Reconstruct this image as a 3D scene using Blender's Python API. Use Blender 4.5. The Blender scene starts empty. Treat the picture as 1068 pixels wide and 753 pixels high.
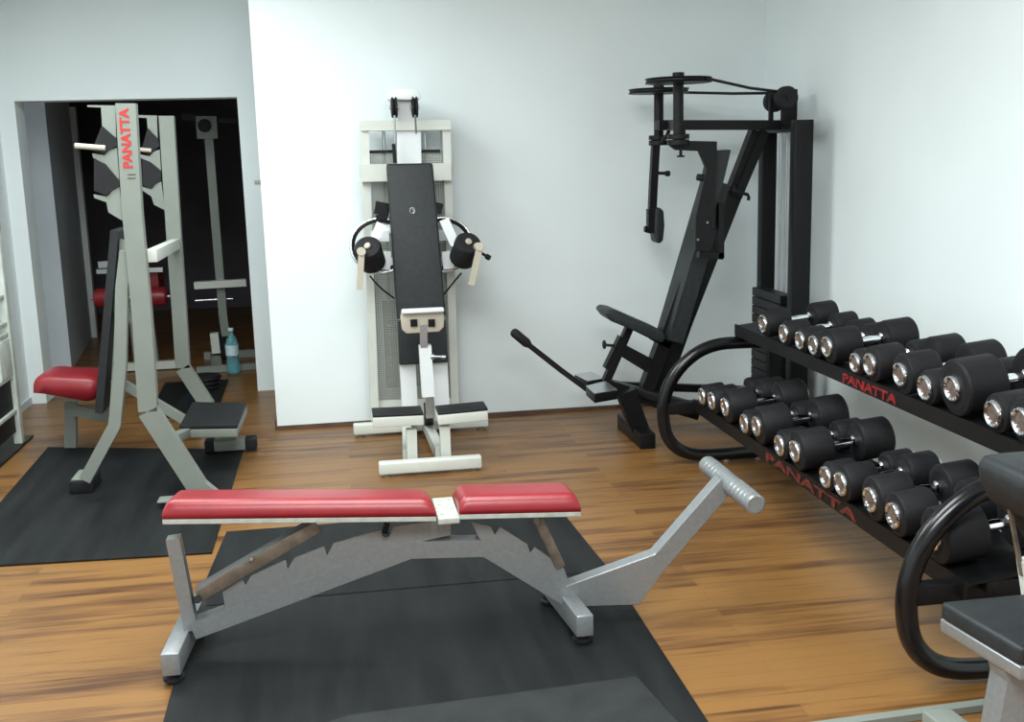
import bpy, bmesh, math, random
from mathutils import Vector, Matrix
random.seed(7)
V = Vector
C = bpy.context.scene.collection
W, H, F, PITCH, ROLL, YAW, CAMH = 1068, 753, 1150., .18761, -.027246, .15385, 1.6

# ------------------------------------------------------------------ camera
cy, sy = math.cos(YAW), math.sin(YAW)
fw = V((sy*math.cos(PITCH), cy*math.cos(PITCH), -math.sin(PITCH)))
rt0 = V((cy, -sy, 0)); up0 = rt0.cross(fw)
rt = rt0*math.cos(ROLL) + up0*math.sin(ROLL)
up = -rt0*math.sin(ROLL) + up0*math.cos(ROLL)
EYE = V((0, 0, CAMH))
cam = bpy.data.objects.new('camera', bpy.data.cameras.new('camera'))
C.objects.link(cam)
M = Matrix((rt, up, -fw)).transposed().to_4x4(); M.translation = EYE
cam.matrix_world = M
cam.data.sensor_width = 36; cam.data.lens = 36*F/W; cam.data.clip_start = .05
bpy.context.scene.camera = cam

# survey helpers: a sight line cut by a known plane of the room gives a real 3-D point
def ray(x, y): return fw + rt*((x-W/2)/F) + up*((H/2-y)/F)
def PY(x, y, Y): d = ray(x, y); return EYE + d*(Y/d.y)
def PZ(x, y, z=0.): d = ray(x, y); return EYE + d*((z-CAMH)/d.z)
def PX(x, y, X): d = ray(x, y); return EYE + d*(X/d.x)

# ------------------------------------------------------------------ materials
def newmat(name):
    m = bpy.data.materials.new(name); m.use_nodes = True
    return m, m.node_tree.nodes, m.node_tree.links, m.node_tree.nodes['Principled BSDF']
def paint(name, col, rough=.5, metal=0., var=.06, scale=8., bump=0., bscale=60., spec=.5, coat=0.):
    m, n, l, b = newmat(name)
    b.inputs['Roughness'].default_value = rough; b.inputs['Metallic'].default_value = metal
    b.inputs['Specular IOR Level'].default_value = spec; b.inputs['Coat Weight'].default_value = coat
    g = n.new('ShaderNodeNewGeometry')
    t = n.new('ShaderNodeTexNoise'); t.inputs['Scale'].default_value = scale; t.inputs['Detail'].default_value = 4
    l.new(g.outputs['Position'], t.inputs['Vector'])
    r = n.new('ShaderNodeValToRGB')
    r.color_ramp.elements[0].position = .3; r.color_ramp.elements[1].position = .7
    r.color_ramp.elements[0].color = (*[c*(1-var) for c in col], 1)
    r.color_ramp.elements[1].color = (*[min(1, c*(1+var)) for c in col], 1)
    l.new(t.outputs['Fac'], r.inputs['Fac']); l.new(r.outputs['Color'], b.inputs['Base Color'])
    if bump:
        t2 = n.new('ShaderNodeTexNoise'); t2.inputs['Scale'].default_value = bscale
        l.new(g.outputs['Position'], t2.inputs['Vector'])
        bp = n.new('ShaderNodeBump'); bp.inputs['Strength'].default_value = bump; bp.inputs['Distance'].default_value = .004
        l.new(t2.outputs['Fac'], bp.inputs['Height']); l.new(bp.outputs['Normal'], b.inputs['Normal'])
    return m
WALL = paint('white_wall_paint', (.80, .865, .875), .75, var=.025, scale=1.6, bump=.25, bscale=9)
WALLSHADE = paint('unlit_wall_shade', (.10, .095, .11), .8, var=.2, scale=2)  # darkness of the unlit back room put into the wall colour
PILLAR = paint('grey_blue_wall_paint', (.60, .66, .70), .8, var=.06, scale=2)
CEIL = paint('ceiling_paint', (.8, .82, .82), .8)
SKIRT = paint('dark_skirting_wood', (.10, .055, .035), .6, var=.3, scale=12)
CREAM = paint('cream_white_metal', (.60, .62, .57), .35, var=.04)
GREY = paint('pale_grey_green_metal', (.20, .22, .195), .45, var=.05, scale=5)
SILVER = paint('hammered_silver_paint', (.27, .285, .295), .30, metal=.45, var=.07, scale=70, bump=.12, bscale=160)
BOARD = paint('scuffed_off_white_paint', (.40, .41, .37), .5, var=.15, scale=30)
WORN = paint('worn_steel', (.19, .155, .125), .4, metal=.5, var=.25, scale=30)
BLACK = paint('satin_black_metal', (.0065, .0065, .0072), .42, var=.15, spec=.22)
GLOSS = paint('gloss_black_tube', (.005, .005, .006), .22, var=.1, spec=.4)
RUBBER = paint('black_rubber', (.010, .010, .012), .62, var=.15, scale=30, spec=.3)
RUBM = paint('dumbbell_rubber', (.010, .0095, .011), .6, var=.15, scale=30, spec=.22)
VINYLB = paint('black_vinyl', (.018, .021, .023), .5, var=.2, scale=40, bump=.1, bscale=220, spec=.35)
VINYLR = paint('red_vinyl', (.235, .012, .019), .36, var=.10, scale=14, bump=.12, bscale=30)
CHROME = paint('chrome', (.82, .83, .85), .12, metal=1., var=.02)
STEEL = paint('brushed_steel', (.55, .57, .58), .28, metal=.9, var=.06)
BRONZE = paint('cap_emblem', (.24, .19, .17), .3, metal=.6, var=.3, scale=60)
BEIGE = paint('beige_grip', (.46, .42, .34), .5)
REDINK = paint('red_lettering', (.48, .022, .02), .5, var=.02)
SHADERED = paint('deep_shaded_lettering', (.10, .012, .006), .6, var=.5, scale=60)  # lower tray letters: red darkened to carry the dim light there
DIMRED = paint('shaded_red_lettering', (.20, .006, .006), .6, var=.5, scale=60)  # upper tray letters: weak light on the lip put into the red
DARKINK = paint('dark_lettering', (.06, .06, .06), .5)
WHITEP = paint('bright_white_metal', (.76, .79, .80), .3, var=.02)
MATR = None
def mat_rubber():
    m, n, l, b = newmat('rubber_mat')
    g = n.new('ShaderNodeNewGeometry')
    mp = n.new('ShaderNodeMapping'); mp.inputs['Scale'].default_value = (9, 1.1, 1)
    l.new(g.outputs['Position'], mp.inputs['Vector'])
    t = n.new('ShaderNodeTexNoise'); t.inputs['Scale'].default_value = 1.2; t.inputs['Detail'].default_value = 6
    l.new(mp.outputs['Vector'], t.inputs['Vector'])
    r = n.new('ShaderNodeValToRGB')
    r.color_ramp.elements[0].position = .35; r.color_ramp.elements[0].color = (.007, .008, .0085, 1)
    r.color_ramp.elements[1].position = .8; r.color_ramp.elements[1].color = (.018, .020, .0205, 1)
    l.new(t.outputs['Fac'], r.inputs['Fac']); l.new(r.outputs['Color'], b.inputs['Base Color'])
    b.inputs['Roughness'].default_value = .6; b.inputs['Specular IOR Level'].default_value = .15
    t2 = n.new('ShaderNodeTexNoise'); t2.inputs['Scale'].default_value = 120
    l.new(g.outputs['Position'], t2.inputs['Vector'])
    bp = n.new('ShaderNodeBump'); bp.inputs['Strength'].default_value = .25; bp.inputs['Distance'].default_value = .003
    l.new(t2.outputs['Fac'], bp.inputs['Height']); l.new(bp.outputs['Normal'], b.inputs['Normal'])
    return m
MATR = mat_rubber()
MATL = paint('lighter_rubber', (.022, .024, .0245), .6, var=.2, scale=9, bump=.2, bscale=120, spec=.2)
def laminate():
    m, n, l, b = newmat('laminate_planks')
    g = n.new('ShaderNodeNewGeometry')
    br = n.new('ShaderNodeTexBrick'); br.offset = .37
    br.inputs['Scale'].default_value = 1.; br.inputs['Brick Width'].default_value = 1.25
    br.inputs['Row Height'].default_value = .070; br.inputs['Mortar Size'].default_value = .0006
    br.inputs['Color1'].default_value = (0, 0, 0, 1); br.inputs['Color2'].default_value = (1, 1, 1, 1)
    br.inputs['Mortar'].default_value = (.3, .3, .3, 1); br.inputs['Bias'].default_value = 0
    l.new(g.outputs['Position'], br.inputs['Vector'])
    # grain stretched along the planks
    mp = n.new('ShaderNodeMapping'); mp.inputs['Scale'].default_value = (1.6, 34, 1)
    l.new(g.outputs['Position'], mp.inputs['Vector'])
    t = n.new('ShaderNodeTexNoise'); t.inputs['Scale'].default_value = 1.7; t.inputs['Detail'].default_value = 6; t.inputs['Distortion'].default_value = .4
    l.new(mp.outputs['Vector'], t.inputs['Vector'])
    mp2 = n.new('ShaderNodeMapping'); mp2.inputs['Scale'].default_value = (2.0, 16, 1)
    l.new(g.outputs['Position'], mp2.inputs['Vector'])
    t2 = n.new('ShaderNodeTexNoise'); t2.inputs['Scale'].default_value = 1.0; t2.inputs['Detail'].default_value = 3
    l.new(mp2.outputs['Vector'], t2.inputs['Vector'])
    a = n.new('ShaderNodeMath'); a.operation = 'MULTIPLY_ADD'; a.inputs[1].default_value = .42
    l.new(br.outputs['Color'], a.inputs[0]); l.new(t.outputs['Fac'], a.inputs[2])
    a2 = n.new('ShaderNodeMath'); a2.operation = 'MULTIPLY_ADD'; a2.inputs[1].default_value = 1.15
    l.new(t2.outputs['Fac'], a2.inputs[0]); l.new(a.outputs[0], a2.inputs[2])
    mr = n.new('ShaderNodeMapRange'); mr.inputs['From Min'].default_value = .70; mr.inputs['From Max'].default_value = 1.38
    l.new(a2.outputs[0], mr.inputs['Value'])
    r = n.new('ShaderNodeValToRGB'); e = r.color_ramp.elements
    e[0].position = 0; e[0].color = (.045, .0165, .006, 1)
    e[1].position = 1; e[1].color = (.232, .112, .031, 1)
    e.new(.32).color = (.092, .037, .011, 1); e.new(.60).color = (.148, .065, .0185, 1)
    l.new(mr.outputs[0], r.inputs['Fac'])
    mx = n.new('ShaderNodeMixRGB'); mx.blend_type = 'MULTIPLY'; mx.inputs['Color2'].default_value = (.45, .4, .35, 1)
    l.new(br.outputs['Fac'], mx.inputs['Fac']); l.new(r.outputs['Color'], mx.inputs['Color1'])
    l.new(mx.outputs['Color'], b.inputs['Base Color'])
    b.inputs['Roughness'].default_value = .38; b.inputs['Specular IOR Level'].default_value = .45
    return m
LAM = laminate()
def perforated():
    m, n, l, b = newmat('perforated_sheet')
    tc = n.new('ShaderNodeNewGeometry')
    mp = n.new('ShaderNodeMapping'); mp.inputs['Scale'].default_value = (80, 80, 80)
    l.new(tc.outputs['Position'], mp.inputs['Vector'])
    fr = n.new('ShaderNodeVectorMath'); fr.operation = 'FRACTION'; l.new(mp.outputs['Vector'], fr.inputs[0])
    sp = n.new('ShaderNodeSeparateXYZ'); l.new(fr.outputs[0], sp.inputs[0])
    def sq(out):
        s = n.new('ShaderNodeMath'); s.operation = 'SUBTRACT'; s.inputs[1].default_value = .5; l.new(out, s.inputs[0])
        q = n.new('ShaderNodeMath'); q.operation = 'MULTIPLY'; l.new(s.outputs[0], q.inputs[0]); l.new(s.outputs[0], q.inputs[1]); return q
    ad = n.new('ShaderNodeMath'); l.new(sq(sp.outputs['X']).outputs[0], ad.inputs[0]); l.new(sq(sp.outputs['Z']).outputs[0], ad.inputs[1])
    gt = n.new('ShaderNodeMath'); gt.operation = 'GREATER_THAN'; gt.inputs[1].default_value = .085; l.new(ad.outputs[0], gt.inputs[0])
    l.new(gt.outputs[0], b.inputs['Alpha'])
    b.inputs['Base Color'].default_value = (.28, .29, .26, 1); b.inputs['Roughness'].default_value = .5
    return m
PERF = perforated()
def plastic_clear():
    m, n, l, b = newmat('cyan_bottle_plastic')
    b.inputs['Base Color'].default_value = (.35, .78, .85, 1); b.inputs['Roughness'].default_value = .08
    b.inputs['Transmission Weight'].default_value = .75; b.inputs['IOR'].default_value = 1.25
    return m
PET = plastic_clear()
LABELW = paint('bottle_label', (.6, .75, .78), .5, var=.1, scale=40)
TOWERW = paint('worn_white_metal', (.55, .60, .55), .45, var=.12, scale=14)

# ------------------------------------------------------------------ mesh builder
MINZ = [None]
class MB:
    def __init__(s): s.bm = bmesh.new(); s.smooth = []
    def _take(s, verts, faces, bevel=0, seg=1, smooth=False):
        b = bmesh.new()
        vs = [b.verts.new(v) for v in verts]
        for f in faces:
            try: b.faces.new([vs[i] for i in f])
            except ValueError: pass
        bmesh.ops.recalc_face_normals(b, faces=b.faces)
        if bevel: bmesh.ops.bevel(b, geom=b.edges[:], offset=bevel, segments=seg, affect='EDGES', clamp_overlap=True, profile=.6)
        for f in b.faces: f.smooth = smooth or (bevel > 0 and seg > 1)
        me = bpy.data.meshes.new('tmp'); b.to_mesh(me); b.free(); s.bm.from_mesh(me); bpy.data.meshes.remove(me)
        return s
    def hexa(s, q0, q1, bevel=0, seg=2):          # two quads, joined
        return s._take([V(p) for p in list(q0)+list(q1)], [(0,1,2,3),(4,5,6,7),(0,1,5,4),(1,2,6,5),(2,3,7,6),(3,0,4,7)], bevel, seg)
    def box(s, c, d, bevel=.004, seg=2, rot=None):
        c = V(c); hx, hy, hz = d[0]/2, d[1]/2, d[2]/2
        R = rot.to_3x3() if rot else Matrix.Identity(3)
        q = lambda z: [c + R @ V((x*hx, y*hy, z)) for x, y in ((-1,-1),(1,-1),(1,1),(-1,1))]
        return s.hexa(q(-hz), q(hz), bevel, seg)
    def rng(s, x0, x1, y0, y1, z0, z1, bevel=.004, seg=2):
        return s.box(((x0+x1)/2, (y0+y1)/2, (z0+z1)/2), (abs(x1-x0), abs(y1-y0), abs(z1-z0)), bevel, seg)
    def bar(s, a, b, w, h, side=(0,1,0), bevel=.004):  # w along side, h across
        a, b = V(a), V(b); d = (b-a).normalized(); sd = V(side); sd = (sd - d*sd.dot(d)).normalized(); u = d.cross(sd)
        q = lambda p: [p+sd*w/2+u*h/2, p-sd*w/2+u*h/2, p-sd*w/2-u*h/2, p+sd*w/2-u*h/2]
        return s.hexa(q(a), q(b), bevel, 2)
    def path(s, pts, w, d, axis=(0,1,0), bevel=.004):   # rectangular tube bent in the plane across axis
        pts = [V(p) for p in pts]; ax = V(axis).normalized(); L = []; Rr = []
        for i, p in enumerate(pts):
            if i == 0: t = pts[1]-p
            elif i == len(pts)-1: t = p-pts[i-1]
            else: t = (p-pts[i-1]).normalized() + (pts[i+1]-p).normalized()
            t.normalize(); nn = ax.cross(t).normalized()
            k = 1.
            if 0 < i < len(pts)-1: k = 1/max(.5, nn.dot(ax.cross((pts[i+1]-p).normalized()).normalized()))
            L.append(p+nn*w/2*k); Rr.append(p-nn*w/2*k)
        vs = []; n = len(pts)
        for i in range(n): vs += [L[i]+ax*d/2, Rr[i]+ax*d/2, Rr[i]-ax*d/2, L[i]-ax*d/2]
        fs = [(0,1,2,3), (4*n-4,4*n-3,4*n-2,4*n-1)]
        for i in range(n-1):
            for k in range(4): fs.append((4*i+k, 4*i+(k+1)%4, 4*i+4+(k+1)%4, 4*i+4+k))
        b = s._take(vs, fs, 0)
        return s
    def prism(s, pts, vec, bevel=0, seg=1):
        pts = [V(p) for p in pts]; n = len(pts); vec = V(vec)
        return s._take(pts+[p+vec for p in pts], [tuple(range(n)), tuple(range(n, 2*n))]+[(i, (i+1)%n, n+(i+1)%n, n+i) for i in range(n)], bevel, seg)
    def lathe(s, o, d, prof, seg=28):            # prof: (distance along d, radius)
        o, d = V(o), V(d).normalized(); a = d.orthogonal().normalized(); b = d.cross(a)
        vs = []; fs = []; n = len(prof)
        for t, r in prof:
            r = max(r, 1e-5)
            for k in range(seg):
                th = 2*math.pi*k/seg; vs.append(o+d*t+(a*math.cos(th)+b*math.sin(th))*r)
        for i in range(n-1):
            for k in range(seg): fs.append((i*seg+k, i*seg+(k+1)%seg, (i+1)*seg+(k+1)%seg, (i+1)*seg+k))
        fs.append(tuple(range(seg))); fs.append(tuple((n-1)*seg+k for k in range(seg)))
        bm = bmesh.new(); v_ = [bm.verts.new(v) for v in vs]
        for f in fs: bm.faces.new([v_[i] for i in f])
        bmesh.ops.recalc_face_normals(bm, faces=bm.faces)
        for f in bm.faces: f.smooth = len(f.verts) == 4
        for e in bm.edges:
            if len(e.link_faces) == 2 and e.calc_face_angle(0) > .6: e.smooth = False
        me = bpy.data.meshes.new('tmp'); bm.to_mesh(me); bm.free(); s.bm.from_mesh(me); bpy.data.meshes.remove(me)
        return s
    def cyl(s, a, b, r, r2=None, seg=24, bev=.002):
        a, b = V(a), V(b); L = (b-a).length; r2 = r if r2 is None else r2; bev = min(bev, L/4, r/3, r2/3)
        return s.lathe(a, b-a, [(0, r-bev), (bev, r), (L-bev, r2), (L, r2-bev)], seg)
    def tube(s, pts, r, seg=14, closed=False):
        pts = [V(p) for p in pts]; n = len(pts); vs = []; fs = []
        T = []
        for i in range(n):
            if closed: t = pts[(i+1)%n]-pts[i-1]
            else: t = pts[min(i+1, n-1)]-pts[max(i-1, 0)]
            T.append(t.normalized())
        a = T[0].orthogonal().normalized()
        for i in range(n):
            a = (a - T[i]*a.dot(T[i])).normalized(); b = T[i].cross(a)
            for k in range(seg):
                th = 2*math.pi*k/seg; vs.append(pts[i]+(a*math.cos(th)+b*math.sin(th))*r)
        m = n if closed else n-1
        for i in range(m):
            j = (i+1) % n
            for k in range(seg): fs.append((i*seg+k, i*seg+(k+1)%seg, j*seg+(k+1)%seg, j*seg+k))
        if not closed: fs += [tuple(range(seg)), tuple((n-1)*seg+k for k in range(seg))]
        return s._take(vs, fs, 0, 1, True)
    def build(s, name, mat, parent=None, kind=None, base=None):
        me = bpy.data.meshes.new(name)
        o = bpy.data.objects.new(name, me); C.objects.link(o)
        if parent is not None: off = V(parent['_o']); o.parent = parent; o['_o'] = list(off)
        else:
            if base is None:
                xs = [v.co for v in s.bm.verts]; base = V((sum(v.x for v in xs)/len(xs), sum(v.y for v in xs)/len(xs), min(v.z for v in xs)))
            off = V(base); o.location = off; o['_o'] = list(off)
        if MINZ[0] is not None:
            for v in s.bm.verts: v.co.z = max(v.co.z, MINZ[0])
        bmesh.ops.translate(s.bm, verts=s.bm.verts, vec=-off)
        s.bm.to_mesh(me); s.bm.free(); me.materials.append(mat)
        if kind: o['kind'] = kind
        return o
def chaikin(p, n=3):
    p = [V(x) for x in p]
    for _ in range(n):
        q = [p[0]]
        for a, b in zip(p, p[1:]): q += [a*.75+b*.25, a*.25+b*.75]
        q.append(p[-1]); p = q
    return p
def thing(name, label, cat, loc, group=None):
    o = bpy.data.objects.new(name, None); C.objects.link(o); o.location = loc; o['_o'] = list(loc)
    o['label'] = label; o['category'] = cat; o.empty_display_size = .1
    if group: o['group'] = group
    return o
def tag(o, label, cat, group=None):
    o['label'] = label; o['category'] = cat
    if group: o['group'] = group
    return o
def P(pts, Y): return [PY(x, y, Y) for x, y in pts]
def lettering(txt, origin, along, upv, height, length, mat, parent, name='lettering', bold=.02, depth=.0015):
    cu = bpy.data.curves.new('t', 'FONT'); cu.body = txt; cu.size = 1; cu.extrude = .01; cu.offset = bold; cu.align_x = 'LEFT'
    to = bpy.data.objects.new('t', cu); C.objects.link(to); bpy.context.view_layer.update()
    dg = bpy.context.evaluated_depsgraph_get(); me = bpy.data.meshes.new_from_object(to.evaluated_get(dg))
    bpy.data.objects.remove(to)
    xs = [v.co.x for v in me.vertices]; ys = [v.co.y for v in me.vertices]
    x0, x1, y0, y1 = min(xs), max(xs), min(ys), max(ys)
    al, u = V(along).normalized(), V(upv).normalized(); nn = al.cross(u)
    off = V(parent['_o'])
    for v in me.vertices:
        v.co = V(origin) + al*((v.co.x-x0)/(x1-x0)*length) + u*((v.co.y-y0)/(y1-y0)*height) + nn*(v.co.z/.01*depth) - off
    o = bpy.data.objects.new(name, me); C.objects.link(o); me.materials.clear(); me.materials.append(mat); o.parent = parent; o['_o'] = list(off)
    return o

# ------------------------------------------------------------------ the setting
XC, YB, YD, XL, XR, ZT = -.415, 6.57, 7.75, -2.12, 2.62, 2.85
def slab(name, x0, x1, y0, y1, z0, z1, mat): return MB().rng(x0, x1, y0, y1, z0, z1, 0).build(name, mat, kind='structure')
slab('floor', -3.2, 3.2, -1.5, 12.6, -.06, 0, LAM)
slab('wall_back', XC, XR+.12, YB, YB+.9, 0, ZT, WALL)
slab('wall_right', XR, XR+.12, -1.5, YB, 0, ZT, WALL)
slab('wall_left', XL-.12, XL, -1.5, YD, 0, ZT, WALL)
dl, dr, dt = PY(22.5, 107, YD), PY(247.7, 99.7, YD), (PY(22.5, 107, YD).z+PY(247.7, 99.7, YD).z)/2
DL, DR = PY(22.5, 107, YD).x, (PY(248, 100, YD).x+PZ(268.2, 407.5, 0).x)/2
DL = -2.015
w = MB()
w.rng(XL-.12, DL, YD, YD+.22, 0, ZT, 0); w.rng(DR, .3, YD, YD+.22, 0, ZT, 0); w.rng(DL, DR, YD, YD+.22, dt, ZT, 0)
w.build('wall_doorway', WALL, kind='structure')
slab('ceiling', -3.2, 3.2, -1.5, 12.6, ZT, ZT+.1, CEIL)
slab('baseboard_back', XC-.012, XR, YB-.014, YB, 0, .022, SKIRT)
slab('baseboard_recess', XC-.014, XC, YB, YD, 0, .05, SKIRT)
slab('baseboard_left', XL, XL+.012, 6.9, YD, 0, .05, PILLAR)
slab('wall_far', -3.2, .9, 12.4, 12.55, 0, ZT, WALLSHADE)
slab('wall_far_left', -3.2, -3.05, YD+.22, 12.4, 0, ZT, WALLSHADE)
slab('wall_far_right', .3, .45, YD+.22, 12.4, 0, ZT, WALLSHADE)
pb = PZ(75, 386); pe = PZ(96, 352)
MB().prism([V((-3.05, pb.y, 0)), V((pb.x, pb.y, 0)), V((pe.x, pe.y, 0)), V((-3.05, pe.y, 0))], (0, 0, ZT)).build('wall_pillar', PILLAR, kind='structure')
MB().rng(pe.x, pe.x+.05, pe.y-.02, pe.y+.06, 0, 2.1, .003).build('trim_1', WHITEP, kind='structure')

# ------------------------------------------------------------------ mats
def mat_obj(corners, z0, z1, label, name='rubber_mat', mt=None):
    q0 = [V((p.x, p.y, z0)) for p in corners]; q1 = [V((p.x, p.y, z1)) for p in corners]
    b = MB().hexa(q0, q1, .002, 1)
    return tag(b.build(name, mt or MATR), label, 'mat')
mat_obj([PZ(-60, 595), PZ(221, 578), PZ(254, 470), PZ(50, 468)], .001, .010, 'black rubber floor mat under the tall grey rack with the red seat')
L2, R2 = -.565, .955
mat_obj([V((L2-.02, 3.908, 0)), V((R2+.01, 3.908, 0)), V((R2-.03, 4.72, 0)), V((L2+.02, 4.72, 0))], .001, .011, 'black rubber mat section behind the seam under the red bench')
mat_obj([V((L2, 2.55, 0)), V((R2, 2.62, 0)), V((R2+.01, 3.896, 0)), V((L2-.02, 3.896, 0))], .001, .012, 'black rubber mat section in front of the seam under the red bench')
mat_obj([PZ(300, 775), PZ(712, 765), PZ(664, 712), PZ(362, 753)], .013, .022, 'small black rubber mat overlapping the near edge of the bench mat', mt=MATL)

# ------------------------------------------------------------------ red weight bench (front)
def red_bench():
    t = thing('weight_bench', 'silver weight bench with two red vinyl pads and a ridged foot bar', 'bench', (.05, 3.46, 0))
    Yc = 3.46
    main = PY(202, 655, Yc), PY(427, 571, Yc), PY(506, 569, Yc), PY(596, 624, Yc)
    MB().path(main, .058, .055).build('frame_tube', SILVER, t)
    # feet
    for (a, sx) in ((PZ(181, 716), -1), (PZ(612, 680), 1)):
        x, y = a.x, 3.30
        b = MB()
        if sx < 0:
            q0 = [V((x-.028, y-.02, .045)), V((x+.028, y-.02, .045)), V((x+.028, y-.02, .118)), V((x-.028, y-.02, .118))]
            q1 = [V((x+.005, y+.42, .045)), V((x+.06, y+.42, .045)), V((x+.06, y+.42, .13)), V((x+.005, y+.42, .13))]
        else:
            q0 = [V((x-.028, y-.02, .045)), V((x+.028, y-.02, .045)), V((x+.028, y-.02, .118)), V((x-.028, y-.02, .118))]
            q1 = [V((x-.075, y+.40, .045)), V((x-.02, y+.40, .045)), V((x-.02, y+.40, .13)), V((x-.075, y+.40, .13))]
        b.hexa(q0, q1, .004, 2); ft = b.build('foot_tube', SILVER, t)
        for q, dy in ((q0, .045), (q1, -.05)):
            cx = (q[0].x+q[1].x)/2; yy = q[0].y+dy
            MB().lathe((cx, yy, .012), (0, 0, 1), [(0, .030), (.004, .033), (.014, .033), (.018, .024), (.036, .024)]).build('rubber_foot', RUBBER, ft)
    MB().path([PY(181, 560, Yc), PY(200, 655, Yc)], .042, .05).build('rear_post', SILVER, t)
    # notched ratchet plates
    def ratchet(px, notches, name='ratchet_plate'):
        b = MB()
        for s in (-1, 1): b.prism(P(px, Yc+.026*s), (0, .006, 0))
        return b.build(name, SILVER, t)
    top = [(232, 617), (253, 603), (256, 611), (262, 600), (298, 584), (300, 594), (307, 582), (338, 570), (341, 580), (348, 567), (402, 551), (405, 561), (411, 549), (470, 541)]
    ratchet(top+[(470, 558), (430, 567), (236, 640)], 0)
    top = [(492, 545), (512, 549), (516, 558), (522, 550), (550, 568), (553, 577), (558, 571), (588, 592), (597, 618), (520, 573), (500, 562)]
    ratchet(top, 0)
    # struts
    st = MB()
    for s in (-1, 1): st.bar(PY(207, 622, Yc+.04*s), PY(332, 549, Yc+.04*s), .008, .044)
    o = st.build('rear_strut', WORN, t)
    MB().bar(PY(207, 622, Yc)+V((-.006, 0, .024)), PY(332, 549, Yc)+V((-.006, 0, .024)), .085, .006).build('strut_flange', SILVER, o)
    MB().cyl(PY(206, 625, Yc-.07), PY(206, 625, Yc+.07), .013).build('pivot_bolt', BLACK, t)
    MB().cyl(PY(262, 583, Yc-.06), PY(262, 583, Yc), .008).build('strut_bolt', WORN, t)
    st = MB()
    for s in (-1, 1): st.bar(PY(585, 592, Yc+.03*s), PY(561, 541, Yc+.03*s), .008, .034)
    o = st.build('front_strut', WORN, t)
    MB().cyl(PY(560, 543, Yc-.06), PY(560, 543, Yc+.06), .013).build('pivot_bolt', WORN, t)
    MB().bar(PY(401, 556, Yc-.05), PY(404, 545, Yc-.05), .01, .02).cyl(PY(402, 556, Yc-.05), PY(402, 556, Yc+.05), .012).build('support_pin', BLACK, t)
    # pads: near edge and far edge measured apart
    def pad(x0, x1, yb0, yb1, yt0, yt1, xt0, xt1, name):
        n0, n1 = PY(x0, yb0, 3.36), PY(x1, yb1, 3.34)
        f0, f1 = PY(xt0, yt0, 3.62), PY(xt1, yt1, 3.60)
        th = .062
        base = [n0, n1, V((f1.x+(n1.x-f1.x)*.6, f1.y, f1.z-th)), V((f0.x+(n0.x-f0.x)*.6, f0.y, f0.z-th))]
        cen = sum(base, V())/4
        b = bmesh.new(); NX, NY = 28, 12; vs = []
        def surf(u, v):
            p = base[0]*(1-u)*(1-v)+base[1]*u*(1-v)+base[2]*u*v+base[3]*(1-u)*v; return p
        L = (n1-n0).length; Wd = (base[3]-base[0]).length
        grid = []
        for j in range(NY+1):
            row = []
            for i in range(NX+1):
                u = .5-.5*math.cos(math.pi*i/NX); v = .5-.5*math.cos(math.pi*j/NY)
                du = min(u, 1-u)*L; dv = min(v, 1-v)*Wd; R = .032
                ku = (1-max(0, 1-du/R)**2.2)**.6; kv = (1-max(0, 1-dv/R)**2.2)**.6*(1-.10*(2*v-1)**2)
                p = surf(u, v) + V((0, 0, .016+(th-.016)*min(ku, 1)*min(kv, 1)))
                row.append(b.verts.new(p))
            grid.append(row)
        for j in range(NY):
            for i in range(NX): b.faces.new((grid[j][i], grid[j][i+1], grid[j+1][i+1], grid[j+1][i]))
        ring = [grid[0][i] for i in range(NX+1)]+[grid[j][NX] for j in range(1, NY+1)]+[grid[NY][i] for i in range(NX-1, -1, -1)]+[grid[j][0] for j in range(NY-1, 0, -1)]
        low = [b.verts.new(v.co-V((0, 0, .015))) for v in ring]; n = len(ring)
        for i in range(n): b.faces.new((ring[i], low[i], low[(i+1)%n], ring[(i+1)%n]))
        b.faces.new(low); bmesh.ops.recalc_face_normals(b, faces=b.faces)
        for f in b.faces: f.smooth = True
        m = MB(); m.bm.free(); m.bm = b; o = m.build(name, VINYLR, t)
        q1 = [p+V((0, 0, .001)) for p in base]; q0 = [p-V((0, 0, .016)) for p in base]
        MB().hexa(q0, q1, .002, 1).build('pad_board', BOARD, o)
        return o
    pad(169, 455, 542, 539, 508, 508, 187, 446, 'back_pad')
    pad(479, 606, 537, 534, 503, 500, 474, 597, 'seat_pad')
    h = MB()
    a = PY(467, 541, 3.40); c = PY(463, 522, 3.58); h.rng(a.x-.035, a.x+.035, 3.36, 3.58, a.z-.006, a.z+.016)
    for k in range(4): h.cyl((a.x-.018+.012*(k % 2)*3, 3.40+.05*k, a.z+.014), (a.x-.018+.012*(k % 2)*3, 3.40+.05*k, a.z+.020), .006, seg=10)
    h.build('hinge_block', BOARD, t)
    # foot bar arm
    MB().prism(P([(588, 612), (604, 633), (667, 631), (694, 594), (765, 512), (752, 499), (683, 578)], Yc-.028), (0, .056, 0), .003, 1).build('foot_bar_arm', SILVER, t)
    p = PY(760, 503, Yc)
    r = MB(); prof = []
    for k in range(0, 81):
        s = -.235+.47*k/80; ridg = .0018*math.sin(k*1.15) if 4 < k < 76 and abs(k-40) > 8 else 0
        prof.append((s+.235, .033+ridg))
    prof = [(0, .027)]+[(.004+q[0]*.985, q[1]) for q in prof]+[(.47, .027)]
    r.lathe((p.x, Yc-.25, p.z), (0, 1, 0), prof, 28); r.build('foot_bar', SILVER, t)
red_bench()

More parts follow.
